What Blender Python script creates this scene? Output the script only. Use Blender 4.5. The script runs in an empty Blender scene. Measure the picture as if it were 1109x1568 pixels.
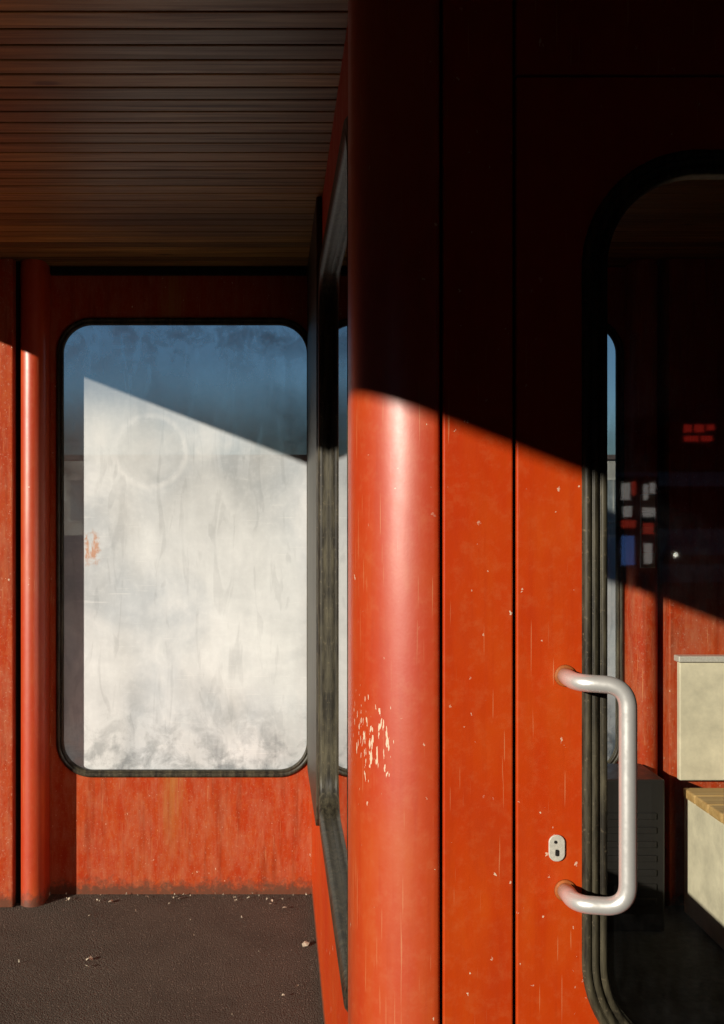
import bpy, bmesh, math, random
from mathutils import Vector, Euler
random.seed(7)
EYE=1.344
sc=bpy.context.scene
sc.view_settings.view_transform='Standard'; sc.view_settings.look='None'; sc.view_settings.exposure=0

# ------------------------------------------------------------ node helpers
class NT:
    def __init__(s,name):
        s.m=bpy.data.materials.new(name); s.m.use_nodes=True
        s.t=s.m.node_tree; s.t.nodes.clear()
        s.out=s.n('ShaderNodeOutputMaterial')
        s.tc=s.n('ShaderNodeTexCoord').outputs['Object']
    def n(s,t,**k):
        x=s.t.nodes.new(t)
        for a,b in k.items(): setattr(x,a,b)
        return x
    def put(s,sock,v):
        if isinstance(v,bpy.types.NodeSocket): s.t.links.new(v,sock)
        elif v is not None:
            if isinstance(v,(tuple,list)) and len(v)==3 and sock.type=='RGBA': v=(*v,1)
            sock.default_value=v
    def map(s,scale=(1,1,1),rot=(0,0,0),loc=(0,0,0),src=None):
        x=s.n('ShaderNodeMapping'); s.put(x.inputs[0],src or s.tc)
        x.inputs['Scale'].default_value=scale; x.inputs['Rotation'].default_value=rot; x.inputs['Location'].default_value=loc
        return x.outputs[0]
    def noise(s,vec,scale,detail=4,rough=.5,dist=0,col=False):
        x=s.n('ShaderNodeTexNoise'); s.put(x.inputs['Vector'],vec)
        x.inputs['Scale'].default_value=scale; x.inputs['Detail'].default_value=detail
        x.inputs['Roughness'].default_value=rough; x.inputs['Distortion'].default_value=dist
        return x.outputs['Color' if col else 'Fac']
    def voro(s,vec,scale,out='Distance',feature='F1'):
        x=s.n('ShaderNodeTexVoronoi',feature=feature); s.put(x.inputs['Vector'],vec); x.inputs['Scale'].default_value=scale
        return x.outputs[out]
    def math(s,op,a,b=None,c=None,clamp=False):
        x=s.n('ShaderNodeMath',operation=op,use_clamp=clamp); s.put(x.inputs[0],a)
        if b is not None: s.put(x.inputs[1],b)
        if c is not None: s.put(x.inputs[2],c)
        return x.outputs[0]
    def rng(s,v,a,b,c=0,d=1,smooth=False):
        x=s.n('ShaderNodeMapRange'); 
        if smooth: x.interpolation_type='SMOOTHSTEP'
        s.put(x.inputs[0],v)
        for i,q in enumerate((a,b,c,d)): x.inputs[i+1].default_value=q
        return x.outputs[0]
    def mix(s,f,a,b,mode='MIX'):
        x=s.n('ShaderNodeMix',data_type='RGBA',blend_type=mode); s.put(x.inputs[0],f); s.put(x.inputs[6],a); s.put(x.inputs[7],b)
        return x.outputs[2]
    def xyz(s,src=None):
        x=s.n('ShaderNodeSeparateXYZ'); s.put(x.inputs[0],src or s.tc); return x.outputs
    def vadd(s,a,b,k):
        v=s.n('ShaderNodeVectorMath',operation='MULTIPLY_ADD'); s.put(v.inputs[0],b); v.inputs[1].default_value=(k,k,k); s.put(v.inputs[2],a)
        return v.outputs[0]
    def bump(s,h,strength=.3,dist=.002,normal=None):
        x=s.n('ShaderNodeBump'); s.put(x.inputs['Height'],h); x.inputs['Strength'].default_value=strength; x.inputs['Distance'].default_value=dist
        if normal is not None: s.put(x.inputs['Normal'],normal)
        return x.outputs[0]
    def pbr(s,col,rough=.5,metal=0,spec=.5,normal=None,coat=0,coatr=.1):
        x=s.n('ShaderNodeBsdfPrincipled'); s.put(x.inputs['Base Color'],col); s.put(x.inputs['Roughness'],rough); s.put(x.inputs['Metallic'],metal)
        s.put(x.inputs['Specular IOR Level'],spec); s.put(x.inputs['Coat Weight'],coat); s.put(x.inputs['Coat Roughness'],coatr)
        x.inputs['Coat IOR'].default_value=1.7
        if normal is not None: s.put(x.inputs['Normal'],normal)
        return x.outputs[0]
    def end(s,sh): s.t.links.new(sh,s.out.inputs[0]); return s.m

def red_paint(name,base=(.49,.036,.0012),faded=(.53,.070,.005),wear=1.0,dusty=0.0,rough=.48,cluster=False,stain=False,spec=.22,coat=0):
    m=NT(name)
    big=m.noise(m.tc,3.0,3,.6)
    streak=m.noise(m.map((20,20,2.4)),1.0,3,.6)
    fade=m.math('MULTIPLY',m.rng(big,.35,.65),m.rng(streak,.3,.7))
    c=m.mix(fade,base,faded)
    s2=m.noise(m.map((110,110,5)),1.0,3,.65)
    c=m.mix(m.rng(s2,.52,.78,0,.22+dusty*.5),c,(.32,.020,.0015))
    pat=m.noise(m.map((9,9,4),loc=(2,0,5)),1,5,.7)
    c=m.mix(m.rng(pat,.50,.70,0,.32),c,(.36,.026,.003))
    c=m.mix(m.rng(pat,.48,.28,0,.28),c,(.55,.10,.014))
    mott=m.noise(m.tc,55,4,.7)
    c=m.mix(m.rng(mott,.5,.8,0,.3+dusty*.3),c,(.54,.14,.035))
    if dusty:
        dd=m.noise(m.map((30,30,9)),1,5,.72)
        c=m.mix(m.rng(dd,.42,.70,0,dusty*1.2),c,(.48,.19,.10))
        d3=m.noise(m.map((45,45,3)),1,3,.6)
        c=m.mix(m.rng(d3,.52,.72,0,.5),c,(.20,.026,.006))
        c=m.mix(m.rng(m.noise(m.tc,120,3,.7),.58,.75,0,.5),c,(.58,.32,.22))
    X,Y,Zz=m.xyz()
    if stain:
        sx=m.math('ABSOLUTE',m.math('ADD',X,.365)); sx=m.math('ADD',sx,m.rng(s2,.3,.7,-.03,.03))
        g=m.math('MULTIPLY',m.rng(sx,.0,.05,.7,0),m.rng(Zz,EYE-1.25,EYE-.92,.1,1))
        c=m.mix(g,c,(.42,.17,.04))
    warp=m.vadd(m.tc,m.noise(m.tc,110,3,.65,col=True),.014)
    vs=m.n('ShaderNodeTexVoronoi'); m.put(vs.inputs['Vector'],m.map((1,1,.6),src=warp)); vs.inputs['Scale'].default_value=30
    rc=m.n('ShaderNodeSeparateColor'); m.put(rc.inputs[0],vs.outputs['Color'])
    chip=m.math('LESS_THAN',vs.outputs['Distance'],m.rng(rc.outputs[0],1-.06*wear,1,0,.11))
    vs2=m.n('ShaderNodeTexVoronoi'); m.put(vs2.inputs['Vector'],m.map((1,1,.7),src=warp)); vs2.inputs['Scale'].default_value=95
    rc2=m.n('ShaderNodeSeparateColor'); m.put(rc2.inputs[0],vs2.outputs['Color'])
    chip2=m.math('LESS_THAN',vs2.outputs['Distance'],m.rng(rc2.outputs[1],1-.07*wear,1,0,.19))
    chips=m.math('MULTIPLY',m.math('MAXIMUM',chip,chip2),m.rng(big,.42,.5,.3,1))
    chips=m.math('MULTIPLY',chips,m.rng(mott,.3,.6,.35,1))
    if cluster:
        dx=m.math('DIVIDE',m.math('SUBTRACT',X,.132),.024); dz=m.math('DIVIDE',m.math('SUBTRACT',Zz,EYE-.315),.05)
        rr=m.math('ADD',m.math('MULTIPLY',dx,dx),m.math('MULTIPLY',dz,dz))
        nn=m.noise(m.map((210,210,52),rot=(0,.14,0)),1,2,.5)
        cl=m.rng(m.math('SUBTRACT',nn,m.math('MULTIPLY',rr,.06)),.575,.59)
        chips=m.math('MAXIMUM',chips,cl)
    scr=None
    for ang,th in ((0.25,.765),(.65,.725),(-.75,.725)):
        w=m.noise(m.map((300,300,7),rot=(0,ang,0),loc=(ang*9,0,3)),1.0,1,.5)
        q=m.rng(w,th,th+.03)
        scr=q if scr is None else m.math('MAXIMUM',scr,q)
    scr=m.math('MULTIPLY',scr,m.rng(big,.38,.50,.25,1))
    scr=m.math('MULTIPLY',scr,.55*wear,clamp=True)
    c=m.mix(scr,c,(.60,.24,.10))
    c=m.mix(chips,c,(.72,.56,.40))
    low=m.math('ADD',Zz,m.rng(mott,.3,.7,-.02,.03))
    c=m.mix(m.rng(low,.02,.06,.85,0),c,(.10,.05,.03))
    r=m.math('ADD',m.rng(mott,.3,.7,rough-.05,rough+.08),m.rng(pat,.35,.7,-.05,.09))
    h=m.math('ADD',m.math('MULTIPLY',m.noise(m.tc,240,1),.15),m.noise(m.map((22,22,9)),1,2))
    return m.end(m.pbr(c,r,0,spec,m.bump(h,.35,.0020),m.rng(pat,.36,.66,coat,coat*.5) if coat else 0,.38))

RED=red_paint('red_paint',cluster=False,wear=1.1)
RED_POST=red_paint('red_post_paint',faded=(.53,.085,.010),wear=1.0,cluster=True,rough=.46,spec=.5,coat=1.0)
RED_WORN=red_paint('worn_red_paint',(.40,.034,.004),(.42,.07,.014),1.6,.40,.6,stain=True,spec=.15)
def simple(name,col,rough,metal=0,var=.25,scale=30,bumpd=.001,spec=.5,emit=None):
    m=NT(name); n=m.noise(m.tc,scale,4,.65)
    c2=tuple(min(1,x*(1-var)) for x in col)
    c=m.mix(m.rng(n,.3,.7),col,c2)
    sh=m.pbr(c,m.rng(n,.3,.7,max(.02,rough-.07),rough+.1),metal,spec,m.bump(n,.3,bumpd))
    if emit:
        b=sh.node; b.inputs['Emission Color'].default_value=(*emit[:3],1); b.inputs['Emission Strength'].default_value=emit[3]
    return m.end(sh)
def rubber():
    m=NT('black_rubber'); n=m.noise(m.map((60,60,9)),1,4,.7)
    c=m.mix(m.rng(n,.4,.75),(.018,.015,.010),(.095,.082,.050))
    c=m.mix(m.rng(m.noise(m.tc,120,3,.7),.6,.75,0,.5),c,(.24,.19,.12))
    return m.end(m.pbr(c,.45,0,.3,m.bump(n,.3,.001)))
RUB=rubber()
GAP=simple('dark_seam',(.008,.006,.005),.9,0,.2,40)
ALU=simple('satin_aluminium',(.86,.85,.83),.35,.6,.15,90,.0002)
PLATE=simple('brushed_steel',(.80,.76,.66),.38,.25,.3,220,.0003)
RUST=simple('rusty_washer',(.45,.12,.02),.7,0,.5,120)
CREAM=simple('cream_paint',(.80,.73,.53),.6,0,.35,9,.001)
DARK=simple('dark_enamel',(.02,.018,.016),.4)

def wood_ceiling():
    m=NT('varnished_boards')
    o=m.xyz()
    row=m.math('FLOOR',m.math('DIVIDE',m.math('ADD',o[1],10.0),.061))
    wn=m.n('ShaderNodeTexWhiteNoise',noise_dimensions='1D'); m.put(wn.inputs['W'],row)
    off=m.n('ShaderNodeCombineXYZ'); m.put(off.inputs[0],m.math('MULTIPLY',wn.outputs['Value'],50.0)); 
    v=m.vadd(m.tc,off.outputs[0],1)
    g=m.noise(m.map((2.2,70,30),src=v),1,5,.65,.6)
    c=m.mix(m.rng(g,.3,.72),(.48,.28,.075),(.13,.056,.014))
    tone=m.rng(wn.outputs['Value'],0,1,.5,1.2)
    hs=m.n('ShaderNodeHueSaturation'); m.put(hs.inputs['Value'],tone); m.put(hs.inputs['Color'],c); c=hs.outputs[0]
    k=m.voro(m.map((3.2,9,1),src=v),1)
    c=m.mix(m.rng(k,.05,.12,.8,0),c,(.08,.03,.01))
    c=m.mix(m.rng(m.noise(m.map((1.2,2.5,1)),1,3,.6),.4,.7,0,.6),c,(.09,.038,.012))
    return m.end(m.pbr(c,m.rng(g,.3,.7,.38,.55),0,.4,m.bump(g,.35,.0015)))
WOODC=wood_ceiling()
def wood_plain():
    m=NT('worn_wood'); g=m.noise(m.map((3,60,60)),1,5,.65,.5)
    return m.end(m.pbr(m.mix(m.rng(g,.3,.7),(.62,.42,.17),(.42,.24,.08)),.5,0,.4,m.bump(g,.3,.001)))
WOODB=wood_plain()

def asphalt(name,a=(.10,.077,.060),b=(.18,.145,.115),spec=.25,fleck=2.2):
    m=NT(name)
    g=m.noise(m.tc,380,3,.8); big=m.noise(m.tc,5,4,.65); mid=m.noise(m.tc,60,3,.7)
    c=m.mix(m.rng(g,.42,.62),a,b)
    c=m.mix(m.rng(big,.4,.7,0,.5),c,tuple(x*.75 for x in a))
    c=m.mix(m.rng(mid,.60,.72,0,.3),c,tuple(x*1.2 for x in b))
    fl=m.n('ShaderNodeTexVoronoi'); m.put(fl.inputs['Vector'],m.tc); fl.inputs['Scale'].default_value=230
    rc=m.n('ShaderNodeSeparateColor'); m.put(rc.inputs[0],fl.outputs['Color'])
    c=m.mix(m.math('LESS_THAN',fl.outputs['Distance'],m.rng(rc.outputs[0],.80,1,0,.42)),c,tuple(min(.8,x*fleck) for x in b))
    h=m.math('ADD',m.math('MULTIPLY',fl.outputs['Distance'],-1.4),m.math('ADD',g,m.math('MULTIPLY',mid,.2)))
    return m.end(m.pbr(c,.85,0,spec,m.bump(h,1.0,.005)))
ASPH=asphalt('rough_asphalt')

def glass(name,dust,ring=False,refl=1.0,col=(.78,.79,.80)):
    m=NT(name); o=m.xyz()
    tint=(.80,.93,1,1)
    if dust>.3:
        n1=m.noise(m.tc,3.2,4,.58,.7); n2=m.noise(m.map((16,16,3)),1,3,.6); n3=m.noise(m.tc,42,4,.65)
        f=m.math('ADD',m.math('ADD',m.rng(n1,.32,.68,-.12,.08),m.rng(n2,.35,.7,-.04,.04)),m.rng(n3,.4,.7,-.02,.02))
        f=m.math('ADD',f,dust)
        arc=m.noise(m.map((7,1,1.2),rot=(0,.9,0)),3,3,.5,1.2)
        f=m.math('SUBTRACT',f,m.rng(arc,.57,.64,0,.09))
        bl=m.noise(m.tc,12,6,.66,.4)
        zb=m.math('SUBTRACT',o[2],EYE)
        f=m.math('SUBTRACT',f,m.math('MULTIPLY',m.rng(bl,.45,.62),m.rng(zb,-.90,-.64,.48,0)))
        f=m.math('SUBTRACT',f,m.rng(zb,.22,.52,0,.66,True))  # film thinned upward, painting in the bluer sky tone of the shaded band
        f=m.math('ADD',f,m.math('MULTIPLY',m.rng(bl,.45,.58,0,.28),m.rng(zb,.46,.62)))
        f=m.math('MINIMUM',m.math('MAXIMUM',f,.10),.985)
        cc=m.mix(m.rng(n1,.35,.65),(.64,.68,.72),col)
        cc=m.mix(m.rng(m.noise(m.map((4,4,2.6)),1,2,.5),.40,.62,0,.55),cc,(.50,.50,.49))
        cc=m.mix(m.rng(m.noise(m.map((3,3,2.2),loc=(4,0,2)),1,1,.4),.48,.62,0,.75),cc,(.85,.86,.86))  # soft pale blotches: uneven film, plus window reflection glow painted in
        cc=m.mix(m.rng(n3,.5,.75,0,.2),cc,(.85,.86,.86))
        # fine wiping scratches in the film
        wsc=m.noise(m.map((7,7,190),rot=(0,.42,0)),1,2,.5)
        cc=m.mix(m.rng(wsc,.68,.74,0,.45),cc,(.90,.90,.89))
        if ring:
            dx=m.math('ADD',o[0],.445); dz=m.math('SUBTRACT',zb,.215)
            r=m.math('SQRT',m.math('ADD',m.math('MULTIPLY',dx,dx),m.math('MULTIPLY',dz,dz)))
            r=m.math('ADD',r,m.rng(n3,.3,.7,-.004,.004))
            cc=m.mix(m.rng(r,.10,.124,.35,0),cc,(.55,.56,.56))
            ringf=m.math('MULTIPLY',m.rng(m.math('ABSOLUTE',m.math('SUBTRACT',r,.126)),.003,.014,1,0),m.rng(n2,.35,.6,.4,.9))
            cc=m.mix(m.math('MULTIPLY',ringf,.75),cc,(.88,.88,.88))
    else:
        tint=(.95,.96,.95,1)
        n3=m.noise(m.tc,30,3,.7); n2=m.noise(m.map((20,20,3)),1,3,.7)
        f=m.math('MULTIPLY',m.math('ADD',m.rng(n3,.4,.75),m.rng(n2,.4,.7)),dust); cc=col
    if ring:
        sx=m.math('ABSOLUTE',m.math('ADD',o[0],.655)); sz=m.math('ABSOLUTE',m.math('ADD',zb,.125))
        st=m.math('MULTIPLY',m.rng(m.math('ADD',sx,m.rng(n3,.3,.7,-.015,.015)),.015,.032,1,0),m.rng(m.math('ADD',sz,m.rng(n3,.3,.7,-.02,.02)),.03,.06,1,0))
        st=m.math('MULTIPLY',st,m.rng(m.noise(m.map((60,60,18),rot=(0,.4,0)),1,3,.6),.36,.50))
        cc=m.mix(m.math('MULTIPLY',st,.7),cc,(.62,.24,.08))
    tr=m.n('ShaderNodeBsdfTransparent'); tr.inputs[0].default_value=tint
    di=m.n('ShaderNodeBsdfDiffuse'); m.put(di.inputs[0],cc)
    mx=m.n('ShaderNodeMixShader'); m.put(mx.inputs[0],f); m.t.links.new(tr.outputs[0],mx.inputs[1]); m.t.links.new(di.outputs[0],mx.inputs[2])
    gl=m.n('ShaderNodeBsdfGlossy'); gl.inputs['Roughness'].default_value=.02
    fr=m.n('ShaderNodeFresnel'); fr.inputs[0].default_value=1.45
    m2=m.n('ShaderNodeMixShader'); m.put(m2.inputs[0],m.math('MULTIPLY',fr.outputs[0],refl)); m.t.links.new(mx.outputs[0],m2.inputs[1]); m.t.links.new(gl.outputs[0],m2.inputs[2])
    return m.end(m2.outputs[0])
GL_DUSTY=glass('soap_smeared_glass',.93,True)
GL_HAZE=glass('hazy_glass',.50)
GL_CLEAR=glass('clear_glass',.004,refl=1.8)

# ------------------------------------------------------------ mesh helpers
def empty(name,loc=(0,0,0)):
    e=bpy.data.objects.new(name,None); sc.collection.objects.link(e); e.empty_display_size=.1; e.location=loc; return e
def link(name,bm,mat,parent=None,smooth=False,bev=0,segs=2):
    bmesh.ops.recalc_face_normals(bm,faces=bm.faces)
    me=bpy.data.meshes.new(name); bm.to_mesh(me); bm.free()
    for p in me.polygons: p.use_smooth=smooth
    ob=bpy.data.objects.new(name,me); sc.collection.objects.link(ob)
    for mm in (mat if isinstance(mat,list) else [mat]): me.materials.append(mm)
    if parent: ob.parent=parent
    if bev:
        b=ob.modifiers.new('bev','BEVEL'); b.width=bev; b.segments=segs; b.limit_method='ANGLE'; b.angle_limit=math.radians(40)
    return ob
def addbox(bm,x0,x1,y0,y1,z0,z1):
    v=[bm.verts.new(p) for p in ((x0,y0,z0),(x1,y0,z0),(x1,y1,z0),(x0,y1,z0),(x0,y0,z1),(x1,y0,z1),(x1,y1,z1),(x0,y1,z1))]
    for f in ((0,3,2,1),(4,5,6,7),(0,1,5,4),(1,2,6,5),(2,3,7,6),(3,0,4,7)): bm.faces.new([v[i] for i in f])
def box(name,x0,x1,y0,y1,z0,z1,mat,parent=None,bev=.002):
    bm=bmesh.new(); addbox(bm,x0,x1,y0,y1,z0,z1); return link(name,bm,mat,parent,bev=bev)
def rrect(u0,u1,v0,v1,r,k=14):
    pts=[]
    for cx,cy,a in ((u1-r,v1-r,0),(u0+r,v1-r,90),(u0+r,v0+r,180),(u1-r,v0+r,270)):
        for i in range(k+1):
            t=math.radians(a+90*i/k); pts.append((cx+r*math.cos(t),cy+r*math.sin(t)))
    return pts
def frontal(y): return lambda u,v,h:(u,y-h,v)
def sideways(x): return lambda u,v,h:(x-h,u,v)
def sweep(name,F,b,r,prof,mat,parent,k=14,smooth=True):
    bm=bmesh.new(); loops=[]
    for off,h in prof:
        loops.append([bm.verts.new(F(u,v,h)) for u,v in rrect(b[0]-off,b[1]+off,b[2]-off,b[3]+off,r+off,k)])
    n=len(loops[0])
    for a,c in zip(loops,loops[1:]):
        for i in range(n): bm.faces.new((a[i],a[(i+1)%n],c[(i+1)%n],c[i]))
    return link(name,bm,mat,parent,smooth)
def holed(name,F,outer,hole,r,t,mat,parent,k=14,bev=0):
    bm=bmesh.new(); P=rrect(*hole,r,k); C=[(outer[1],outer[3]),(outer[0],outer[3]),(outer[0],outer[2]),(outer[1],outer[2])]
    def layer(h):
        return [bm.verts.new(F(u,v,h)) for u,v in P],[bm.verts.new(F(u,v,h)) for u,v in C]
    p0,c0=layer(0); p1,c1=layer(-t)
    for p,c in ((p0,c0),(p1,c1)):
        for q in range(4):
            for i in range(k): bm.faces.new((c[q],p[q*(k+1)+i],p[q*(k+1)+i+1]))
            q2=(q+1)%4; bm.faces.new((c[q],p[q*(k+1)+k],p[q2*(k+1)],c[q2]))
    n=len(P)
    for i in range(n): bm.faces.new((p0[i],p0[(i+1)%n],p1[(i+1)%n],p1[i]))
    for i in range(4): bm.faces.new((c0[i],c0[(i+1)%4],c1[(i+1)%4],c1[i]))
    return link(name,bm,mat,parent,bev=bev)
def pane(name,F,b,r,mat,parent):
    bm=bmesh.new(); bm.faces.new([bm.verts.new(F(u,v,0)) for u,v in rrect(*b,r,10)]); return link(name,bm,mat,parent)
def extr(name,pts,z0,z1,mat,parent,smooth=True,sharp=50):
    bm=bmesh.new(); a=[bm.verts.new((x,y,z0)) for x,y in pts]; c=[bm.verts.new((x,y,z1)) for x,y in pts]
    n=len(pts)
    for i in range(n): bm.faces.new((a[i],a[(i+1)%n],c[(i+1)%n],c[i]))
    bm.faces.new(a); bm.faces.new(c)
    ob=link(name,bm,mat,parent,smooth)
    bm=bmesh.new(); bm.from_mesh(ob.data)
    for e in bm.edges:
        if len(e.link_faces)==2 and e.calc_face_angle(0)>math.radians(sharp): e.smooth=False
    bm.to_mesh(ob.data); bm.free()
    return ob
def tube(name,path,rad,mat,parent,seg=20):
    bm=bmesh.new(); rings=[]
    pts=[Vector(p) for p in path]; up=None
    for i,p in enumerate(pts):
        d=(pts[min(i+1,len(pts)-1)]-pts[max(i-1,0)]).normalized()
        if up is None: up=Vector((0,0,1)) if abs(d.z)<.9 else Vector((1,0,0))
        s=d.cross(up).normalized(); up=s.cross(d).normalized()
        R=rad[i] if isinstance(rad,list) else rad
        rings.append([bm.verts.new(p+R*(math.cos(2*math.pi*j/seg)*s+math.sin(2*math.pi*j/seg)*up)) for j in range(seg)])
    for a,b in zip(rings,rings[1:]):
        for j in range(seg): bm.faces.new((a[j],a[(j+1)%seg],b[(j+1)%seg],b[j]))
    bm.faces.new(rings[0]); bm.faces.new(rings[-1])
    return link(name,bm,mat,parent,True)
def fillet(pts,rs,n=10):
    out=[Vector(pts[0])]
    for i in range(1,len(pts)-1):
        p=Vector(pts[i]); a=(Vector(pts[i-1])-p); b=(Vector(pts[i+1])-p); r=rs[i-1]
        A=p+a.normalized()*r; B=p+b.normalized()*r
        for k in range(n+1):
            t=k/n; out.append((1-t)**2*A+2*t*(1-t)*p+t*t*B)
    out.append(Vector(pts[-1])); return out

Z=lambda v:EYE+v
CEIL=Z(.86)
# ------------------------------------------------------------ ground
bm=bmesh.new()
S=400
bm.faces.new([bm.verts.new(p) for p in ((-S,-S,-.12),(S,-S,-.12),(S,S,-.12),(-S,S,-.12))])
link('ground',bm,asphalt('street_asphalt',(.022,.021,.020),(.05,.047,.044),0))
box('platform_pavement',-1.66,4.2,1.9,4.6,-.115,0,ASPH,None,.012)
box('street_pavement',-1.66,4.2,-7.5,1.897,-.115,-.001,asphalt('low_bounce_paving',(.018,.017,.016),(.04,.037,.034),0),None,.012)  # unseen paving, made dark and matte to cut light bounced onto shaded walls
box('bright_ground_sheet',-18,34,5.2,60,-.112,-.06,asphalt('pale_ground',(.34,.33,.31),(.46,.45,.43),.2,1.2),None,.012)  # pale sheet added to brighten the view through the back windows

# ------------------------------------------------------------ shelter
sh=empty('red_shelter')
bm=bmesh.new(); yy=-7-((-7+10)%.061); prof=[]
while yy<4.2:
    prof+=[(yy+.0006,CEIL+.008),(yy+.0026,CEIL+.001),(yy+.005,CEIL),(yy+.056,CEIL),(yy+.0584,CEIL+.001),(yy+.0604,CEIL+.008)]
    yy+=.061
a=[bm.verts.new((-1.64,y,z)) for y,z in prof]; b=[bm.verts.new((3.3,y,z)) for y,z in prof]
for i in range(len(prof)-1): bm.faces.new((a[i],a[i+1],b[i+1],b[i]))
link('ceiling_boards',bm,WOODC,sh)
box('roof',-1.638,3.4,-7.1,4.3,CEIL+.012,CEIL+.12,GAP,sh)
box('roof_fascia',-1.665,-1.641,-7.1,4.3,CEIL,CEIL+.16,RED,sh)
# back wall
G=[(0,-.012),(0,.004),(.002,.008),(.006,.009),(.009,.004),(.012,.009),(.018,.010),(.023,.007),(.025,0),(.025,-.01)]
F=frontal(3.5)
zt=Z(.658); zb=Z(-.908)
holed('back_wall',F,(-.90,.150,.0,CEIL+.006),(-.765,.125,zb-.017,zt+.017),.115,.05,RED_WORN,sh)
holed('back_wall_inner_bay',F,(.152,1.226,.0,CEIL+.006),(.168,1.214,zb-.017,zt+.017),.115,.05,RED_WORN,sh)
box('back_wall_end',1.228,3.3,3.5,3.55,0,CEIL+.006,RED_WORN,sh)
sweep('back_window_gasket',F,(-.748,.108,zb,zt),.10,G,RUB,sh)
sweep('inner_bay_window_gasket',F,(.185,1.197,zb,zt),.10,G,RUB,sh)
pane('back_window_glass',frontal(3.522),(-.76,.12,zb-.012,zt+.012),.11,GL_DUSTY,sh)
pane('inner_bay_window_glass',frontal(3.522),(.173,1.209,zb-.012,zt+.012),.11,GL_HAZE,sh)
box('left_pilaster',-1.62,-.894,3.38,3.498,0,CEIL+.004,RED_WORN,sh,.004)
def halfpost(name,cx,cy,r,back,par,mat=RED_WORN):
    pts=[(cx+r*math.cos(t),cy-r*math.sin(t)) for t in [math.pi*i/24 for i in range(25)]]
    pts+=[(cx-r,back),(cx+r,back)]
    extr(name,pts,0,CEIL+.003,mat,par)
halfpost('left_round_post',-.836,3.425,.042,3.499,sh,RED_POST)
box('left_groove',-.8935,-.8785,3.42,3.497,0,CEIL+.002,GAP,sh,0)
halfpost('inner_round_post',1.267,3.425,.042,3.499,sh)
box('inner_pilaster',1.335,3.29,3.38,3.498,0,CEIL+.004,RED_WORN,sh,.004)
box('ceiling_trim',-.79,.106,3.482,3.4995,CEIL-.03,CEIL-.001,GAP,sh,.003)

# side wall with window
Fs=sideways(.126)
holed('side_wall',Fs,(1.475,3.498,0,CEIL+.005),(1.56,2.68,Z(-.81),Z(.64)),.12,.034,RED,sh)
GS=[(-.002,-.034),(0,-.026),(.0,-.018),(-.003,-.012),(.002,-.008),(-.002,0),(.0,.008),(.006,.013),(.014,.014),(.018,.008),(.022,.013),(.032,.013),(.038,.008),(.04,.0)]
sweep('side_window_gasket',Fs,(1.585,2.655,Z(-.79),Z(.62)),.09,GS,RUB,sh)
pane('side_window_glass',sideways(.140),(1.57,2.67,Z(-.80),Z(.63)),.10,GL_CLEAR,sh)
# dark jamb cover between the side window and the back wall
bm=bmesh.new()
P=[(2.71,Z(-.80)),(2.72,Z(-.84)),(2.76,Z(-.87)),(3.44,Z(-.90)),(3.487,Z(-.90)),(3.487,CEIL-.001),(2.71,CEIL-.001)]
for x0,x1 in ((.1095,.1255),):
    a=[bm.verts.new((x0,y,z)) for y,z in P]; b=[bm.verts.new((x1,y,z)) for y,z in P]
    bm.faces.new(a); bm.faces.new(b)
    for i in range(len(P)): bm.faces.new((a[i],a[(i+1)%len(P)],b[(i+1)%len(P)],b[i]))
link('side_jamb_cover',bm,RUB,sh,bev=.003)

# front corner post
R=.105
pts=[(.108+R-R*math.cos(t),1.35+R-R*math.sin(t)) for t in [math.pi/2*i/28 for i in range(29)]]
pts=[(.108,1.495)]+pts+[(.2185,1.35),(.2212,1.3515),(.2225,1.355),(.2225,1.40),(.17,1.495)]
extr('corner_post',pts,0,CEIL+.005,RED_POST,sh)
box('front_panel',.2268,.3212,1.35,1.3615,0.001,CEIL+.004,RED,sh,.0022)
box('door_header',.3262,1.10,1.352,1.3615,Z(.594),CEIL+.004,RED,sh,.0025)
box('front_wall_right',1.104,3.3,1.35,1.3615,0,CEIL+.004,RED,sh,.002)
box('end_wall',3.26,3.3,1.3805,3.49,0,CEIL+.002,DARK,sh,0)
box('sky_block_wall',3.26,3.3,-3.9,1.348,0,CEIL+.002,DARK,sh,0)  # unseen wall added to keep sky light off the shaded front, dark against bounce
box('inner_floor_mat',.165,3.25,1.385,3.375,.002,.010,simple('dark_rubber_mat',(.014,.013,.012),.85,0,.3,60),sh,0)
box('seam_backing_left',.223,.34,1.3622,1.378,0.01,CEIL,GAP,sh,0)
box('seam_backing_top',.3402,1.12,1.3622,1.378,Z(.56),CEIL,GAP,sh,0)

# ------------------------------------------------------------ door
dr=empty('cabin_door')
Fd=frontal(1.35)
holed('door_leaf',Fd,(.3262,1.10,.012,Z(.5905)),(.432,.985,Z(-.752),Z(.474)),.15,.0115,RED,dr,bev=.0022)
GD=[(-.001,-.016),(0,-.006),(.0,.001),(.002,.006),(.006,.008),(.010,.006),(.0115,.001),(.013,.006),(.018,.009),(.021,.008),(.0225,.003),(.024,.007),(.029,.008),(.033,.004),(.0345,0),(.035,-.008)]
sweep('door_window_gasket',Fd,(.449,.968,Z(-.735),Z(.457)),.125,GD,RUB,dr,20)
pane('door_glass',frontal(1.3575),(.440,.977,Z(-.744),Z(.466)),.13,GL_CLEAR,dr)
def oval(name,cx,cz,w,h,y0,y1,mat,par,bev):
    bm=bmesh.new(); P=rrect(cx-w/2,cx+w/2,cz-h/2,cz+h/2,min(w,h)/2-.0005,10)
    a=[bm.verts.new((u,y0,v)) for u,v in P]; b=[bm.verts.new((u,y1,v)) for u,v in P]; n=len(P)
    bm.faces.new(a); bm.faces.new(b)
    for i in range(n): bm.faces.new((a[i],a[(i+1)%n],b[(i+1)%n],b[i]))
    return link(name,bm,mat,par,bev=bev)
kx,kz=.380,Z(-.455)
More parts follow.
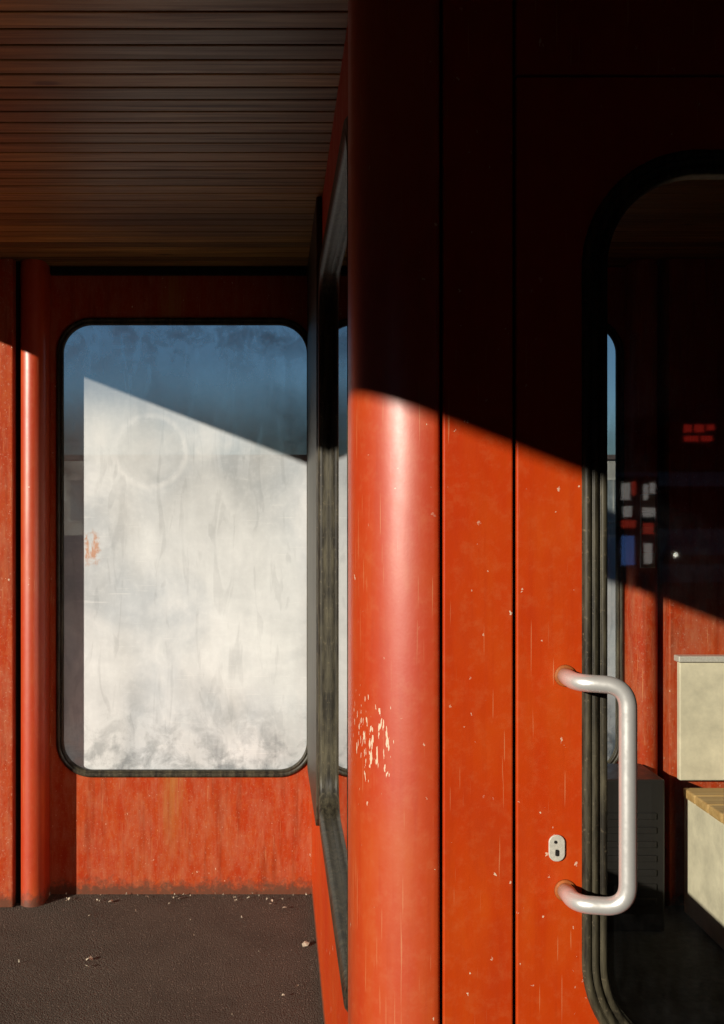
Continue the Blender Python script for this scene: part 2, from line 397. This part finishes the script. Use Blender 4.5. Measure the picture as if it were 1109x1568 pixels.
oval('lock_escutcheon',kx,kz,.022,.036,1.3465,1.3495,PLATE,dr,.001)
oval('lock_keyhole',kx,kz-.006,.005,.009,1.3452,1.3467,GAP,dr,.0005)
oval('lock_screw',kx-.002,kz+.0085,.004,.004,1.3455,1.347,GAP,dr,.0003)

# handle
hd=empty('door_handle')
zt_,zb_=Z(-.224),Z(-.510)
path=fillet([(.392,1.3505,zt_+.002),(.392,1.300,zt_+.001),(.4535,1.283,zt_),(.4535,1.283,zb_),(.392,1.300,zb_-.002),(.392,1.3505,zb_-.003)],[.022,.030,.030,.022],12)
tube('handle_bar',path,.0114,ALU,hd,28)
for i,z in enumerate((zt_+.002,zb_-.003)):
    tube('rust_ring_%d'%i,[(.392,1.3498,z),(.392,1.3475,z),(.392,1.3465,z)],[.0150,.0145,.012],RUST,hd,24)

# ------------------------------------------------------------ bench and heater inside
be=empty('bench')
box('backrest',1.352,2.7,3.335,3.36,Z(-.90),Z(-.505),CREAM,be,.004)
box('back_rail',1.345,2.71,3.325,3.37,Z(-.503),Z(-.482),PLATE,be,.004)
for i in range(4):
    y=2.92+i*.098; box('seat_slat_%d'%i,1.35,2.7,y,y+.092,Z(-.945),Z(-.915),WOODB,be,.005)
box('seat_front_panel',1.40,2.68,3.12,3.15,.10,Z(-.947),CREAM,be,.003)
box('leg_left',1.36,1.40,2.96,3.32,.011,Z(-.948),CREAM,be,.004)
box('leg_right',2.64,2.68,2.96,3.11,.011,Z(-.948),CREAM,be,.004)
he=empty('heater_cabinet')
box('casing',.92,1.235,3.16,3.37,.012,Z(-.85),DARK,he,.006)
for i in range(7): box('louvre_%d'%i,.95,1.205,3.152,3.161,.10+i*.045,.12+i*.045,DARK,he,.002)
nb=empty('reflection_plate')  # plate added in place of street reflections in the door glass
box('plate',1.235,1.285,3.372,3.381,Z(-.19),Z(.06),simple('plate_white',(.8,.8,.78),.5),nb,.002)
box('black_band',1.238,1.282,3.369,3.3715,Z(-.05),Z(.0),GAP,nb,0)
box('red_band',1.238,1.282,3.369,3.3715,Z(-.14),Z(-.07),simple('plate_red',(.6,.03,.03),.6),nb,0)

# ------------------------------------------------------------ litter
bm=bmesh.new()
def scrap(x,y,s):
    n=random.randint(5,8); a0=random.random()*6; v=[]
    for i in range(n):
        a=a0+2*math.pi*i/n; rr=s*random.uniform(.5,1.1); v.append(bm.verts.new((x+rr*math.cos(a),y+rr*.8*math.sin(a),.003+random.uniform(0,.010))))
    c=bm.verts.new((x,y,.006+s*.3))
    for i in range(n): bm.faces.new((v[i],v[(i+1)%n],c))
for x,y,s in ((-.56,2.98,.013),(-.555,2.93,.009),(-.57,3.42,.014),(-.33,3.45,.013),(.03,3.36,.010),(.09,3.08,.016),(-.02,3.40,.008),(-.14,3.43,.008),(-.72,3.44,.008),(-.45,3.46,.01),(-.62,3.3,.006),(.02,2.75,.006)): scrap(x,y,s)
for i in range(45): scrap(random.uniform(-1.2,.11),3.49-abs(random.gauss(0,.035)),random.uniform(.002,.005))
for i in range(25): scrap(random.uniform(-1.4,.11),random.uniform(1.95,3.4),random.uniform(.0015,.0035))
link('litter',bm,simple('dry_scraps',(.70,.60,.45),.8,0,.6,40))

# ------------------------------------------------------------ surroundings
def building(name,x0,x1,y0,y1,h,wallc,side,floors=3,win_w=1.1,gap=2.4,glassc=(.05,.07,.09)):
    """side: '-y','+y' or '+x' = facade with windows"""
    e=empty(name); W=simple(name+'_render',wallc,.85,0,.18,2,.004); T=simple(name+'_trim',tuple(min(1,c*1.4) for c in wallc),.7); GLS=simple(name+'_window_glass',glassc,.08,0,.3,3,.0001)
    box('walls',x0,x1,y0,y1,-.12,h,W,e,.02)
    box('roof_slab',x0-.25,x1+.25,y0-.25,y1+.25,h+.003,h+.3,simple(name+'_roof',(.12,.08,.07),.8),e,.02)
    fh=h/floors; a0,a1=(x0,x1) if side[1]=='y' else (y0,y1); n=int((a1-a0-1)/gap)
    f0={'-y':y0,'+y':y1,'+x':x1}[side]; sg=-1 if side[0]=='-' else 1
    wb=bmesh.new(); tb=bmesh.new()
    def ab(bm,u0,u1,d0,d1,z0,z1):
        p,q=sorted((f0+sg*d0,f0+sg*d1))
        if side[1]=='y': addbox(bm,u0,u1,p,q,z0,z1)
        else: addbox(bm,p,q,u0,u1,z0,z1)
    for f in range(floors):
        for i in range(n):
            c=a0+.5+gap*(i+.5); z=f*fh+.8
            ab(wb,c-win_w/2,c+win_w/2,-.01,.03,z,z+fh*.55)
            ab(tb,c-win_w/2-.08,c+win_w/2+.08,-.01,.09,z-.1,z-.003)
            ab(tb,c-win_w/2-.08,c+win_w/2+.08,-.01,.09,z+fh*.55+.003,z+fh*.55+.1)
            ab(tb,c-.03,c+.03,.032,.06,z,z+fh*.55)
    link('windows',wb,GLS,e); link('window_trim',tb,T,e)
    return e
building('beige_building',-14,24,62,72,4.6,(.50,.44,.38),'-y',1,1.6,3.0,(.30,.31,.31))
building('apartment_sky_blocker',-11,26,-27,-16,11,(.08,.065,.055),'+y',3,1.2,2.6)  # unseen block opposite, widened to shut out sky light and darken reflections
building('sky_blocker_left',-34,-20,-12,40,17,(.07,.065,.06),'+x',5,1.4,3.2)  # unseen mass added on the left to block sky light
building('sky_blocker_far',-125,-30,-90,-75,27,(.08,.07,.06),'+y',4,2.6,7)  # unseen far mass added to block sky glow just below the sun
# lit shop sign and added glowing case across the street, seen as reflections in the door glass
sg=empty('shop_sign')
box('casing',7.1,7.75,-15.97,-14.78,2.50,2.95,DARK,sg,.01)
LR=simple('lit_red_letters',(.4,.01,.01),.5,emit=(1,.05,.03,1.6))
for i,(x0,x1,z0,z1) in enumerate(((7.16,7.30,2.74,2.88),(7.34,7.52,2.74,2.88),(7.56,7.70,2.78,2.88),(7.16,7.42,2.58,2.68),(7.46,7.66,2.58,2.68))):
    box('lit_panel_%d'%i,x0,x1,-14.775,-14.76,z0,z1,LR,sg,.01)
kd=empty('reflection_glow_case')  # made-up glowing panels, added to show as reflections in the door glass
box('case',4.30,4.93,-10.20,-10.09,.55,1.80,DARK,kd,.02)
for lx in (4.36,4.82): box('leg_%d'%int(lx*10),lx,lx+.05,-10.17,-10.12,-.12,.548,DARK,kd,.005)
KW=simple('white_glow',(.5,.5,.5),.5,0,.6,9,emit=(1,.93,.85,1.9)); KR=simple('red_glow',(.5,.05,.03),.5,emit=(1,.08,.04,1.6)); KB=simple('blue_glow',(.1,.2,.4),.5,emit=(.15,.35,1,1.6))
for i,(x0,x1,z0,z1,mm) in enumerate(((4.44,4.55,1.50,1.72,KW),(4.57,4.62,1.56,1.74,KR),(4.44,4.62,1.14,1.24,KR),(4.46,4.57,1.28,1.42,KW),(4.44,4.60,.66,1.04,KB),(4.72,4.78,1.50,1.70,KW),(4.80,4.87,1.58,1.72,KW),(4.71,4.87,1.28,1.40,KW),(4.72,4.85,1.06,1.20,KR),(4.73,4.83,.68,.94,KW))):
    box('glow_panel_%d'%i,x0,x1,-10.087,-10.075,z0,z1,mm,kd,0)
# parked van facing the shelter
vn=empty('parked_van',(1.44,-2.4,0))
prof=[(-8.0,.30),(-7.97,.62),(-8.02,.92),(-8.75,1.10),(-9.25,1.86),(-9.5,1.98),(-12.3,2.0),(-12.5,1.85),(-12.55,.35),(-12.0,.25),(-8.3,.22)]
bm=bmesh.new(); A=[bm.verts.new((3.55,y,z-.05)) for y,z in prof]; B=[bm.verts.new((5.35,y,z-.05)) for y,z in prof]
bm.faces.new(A); bm.faces.new(B)
for i in range(len(prof)): bm.faces.new((A[i],A[(i+1)%len(prof)],B[(i+1)%len(prof)],B[i]))
link('body',bm,simple('van_white',(.75,.75,.73),.3),vn,bev=.06,segs=3)
WG=simple('van_glass',(.02,.025,.03),.05)
bm=bmesh.new(); bm.faces.new([bm.verts.new(p) for p in ((3.70,-8.80,1.105),(5.20,-8.80,1.105),(5.12,-9.19,1.70),(3.78,-9.19,1.70))]); o_=link('windscreen',bm,WG,vn); so=o_.modifiers.new('s','SOLIDIFY'); so.thickness=.05; so.offset=0
for sx,nm in ((3.548,'l'),(5.352,'r')):
    box('side_window_'+nm,sx-.004,sx+.004,-10.6,-9.35,1.12,1.65,WG,vn,.002)
box('red_stripe',3.66,5.24,-7.975,-7.962,.66,.78,simple('stripe_red',(.6,.03,.03),.4),vn,.002)
box('bumper',3.58,5.32,-7.99,-7.88,.22,.42,DARK,vn,.03)
HL=simple('headlamp_glass',(.8,.8,.75),.1,emit=(1,.93,.75,14))
HD=simple('headlamp_unlit',(.5,.5,.5),.1)
for sx,mm,nm in ((3.80,HD,'left'),(5.10,HD,'right')):
    tube('headlamp_bowl_'+nm,[(sx,-8.02,.78),(sx,-7.96,.78),(sx,-7.945,.78)],[.10,.10,.085],mm,vn,20)
tube('lit_bulb',[(3.80,-7.944,.78),(3.80,-7.935,.78)],[.032,.02],HL,vn,12)
for sx in (3.50,5.18):
    for yy_ in (-8.75,-11.7):
        tube('wheel_%d_%d'%(sx*10,-yy_),[(sx,yy_,.20),(sx+.03,yy_,.20),(sx+.19,yy_,.20),(sx+.22,yy_,.20)],[.28,.32,.32,.28],RUB,vn,24)

# ------------------------------------------------------------ light
sd=Vector((1,1.0,-.39)).normalized()
L=bpy.data.lights.new('sun','SUN'); L.energy=5.0; L.angle=math.radians(.5); L.color=(1,.93,.80)
lo=bpy.data.objects.new('sun',L); sc.collection.objects.link(lo); lo.rotation_euler=sd.to_track_quat('-Z','Y').to_euler(); lo.location=(-10,-10,6)
el=math.asin(-sd.z)
w=bpy.data.worlds.new('World'); sc.world=w; w.use_nodes=True
t=w.node_tree; t.nodes.clear()
sk=t.nodes.new('ShaderNodeTexSky'); sk.sky_type='NISHITA'; sk.sun_disc=False; sk.sun_elevation=el; sk.sun_rotation=math.radians(225)
sk.dust_density=0.0; sk.ozone_density=4.0; sk.air_density=1.0
bg=t.nodes.new('ShaderNodeBackground'); bg.inputs[1].default_value=.05; ou=t.nodes.new('ShaderNodeOutputWorld')
t.links.new(sk.outputs[0],bg.inputs[0]); t.links.new(bg.outputs[0],ou.inputs[0])

# ------------------------------------------------------------ camera
cam=bpy.data.cameras.new('camera'); co=bpy.data.objects.new('camera',cam); sc.collection.objects.link(co); sc.camera=co
cam.sensor_fit='VERTICAL'; cam.sensor_height=36; cam.sensor_width=25.46; cam.lens=35; cam.shift_x=.0839; cam.clip_start=.05; cam.clip_end=2000
co.location=(0,0,EYE); co.rotation_euler=(math.radians(90),0,0)
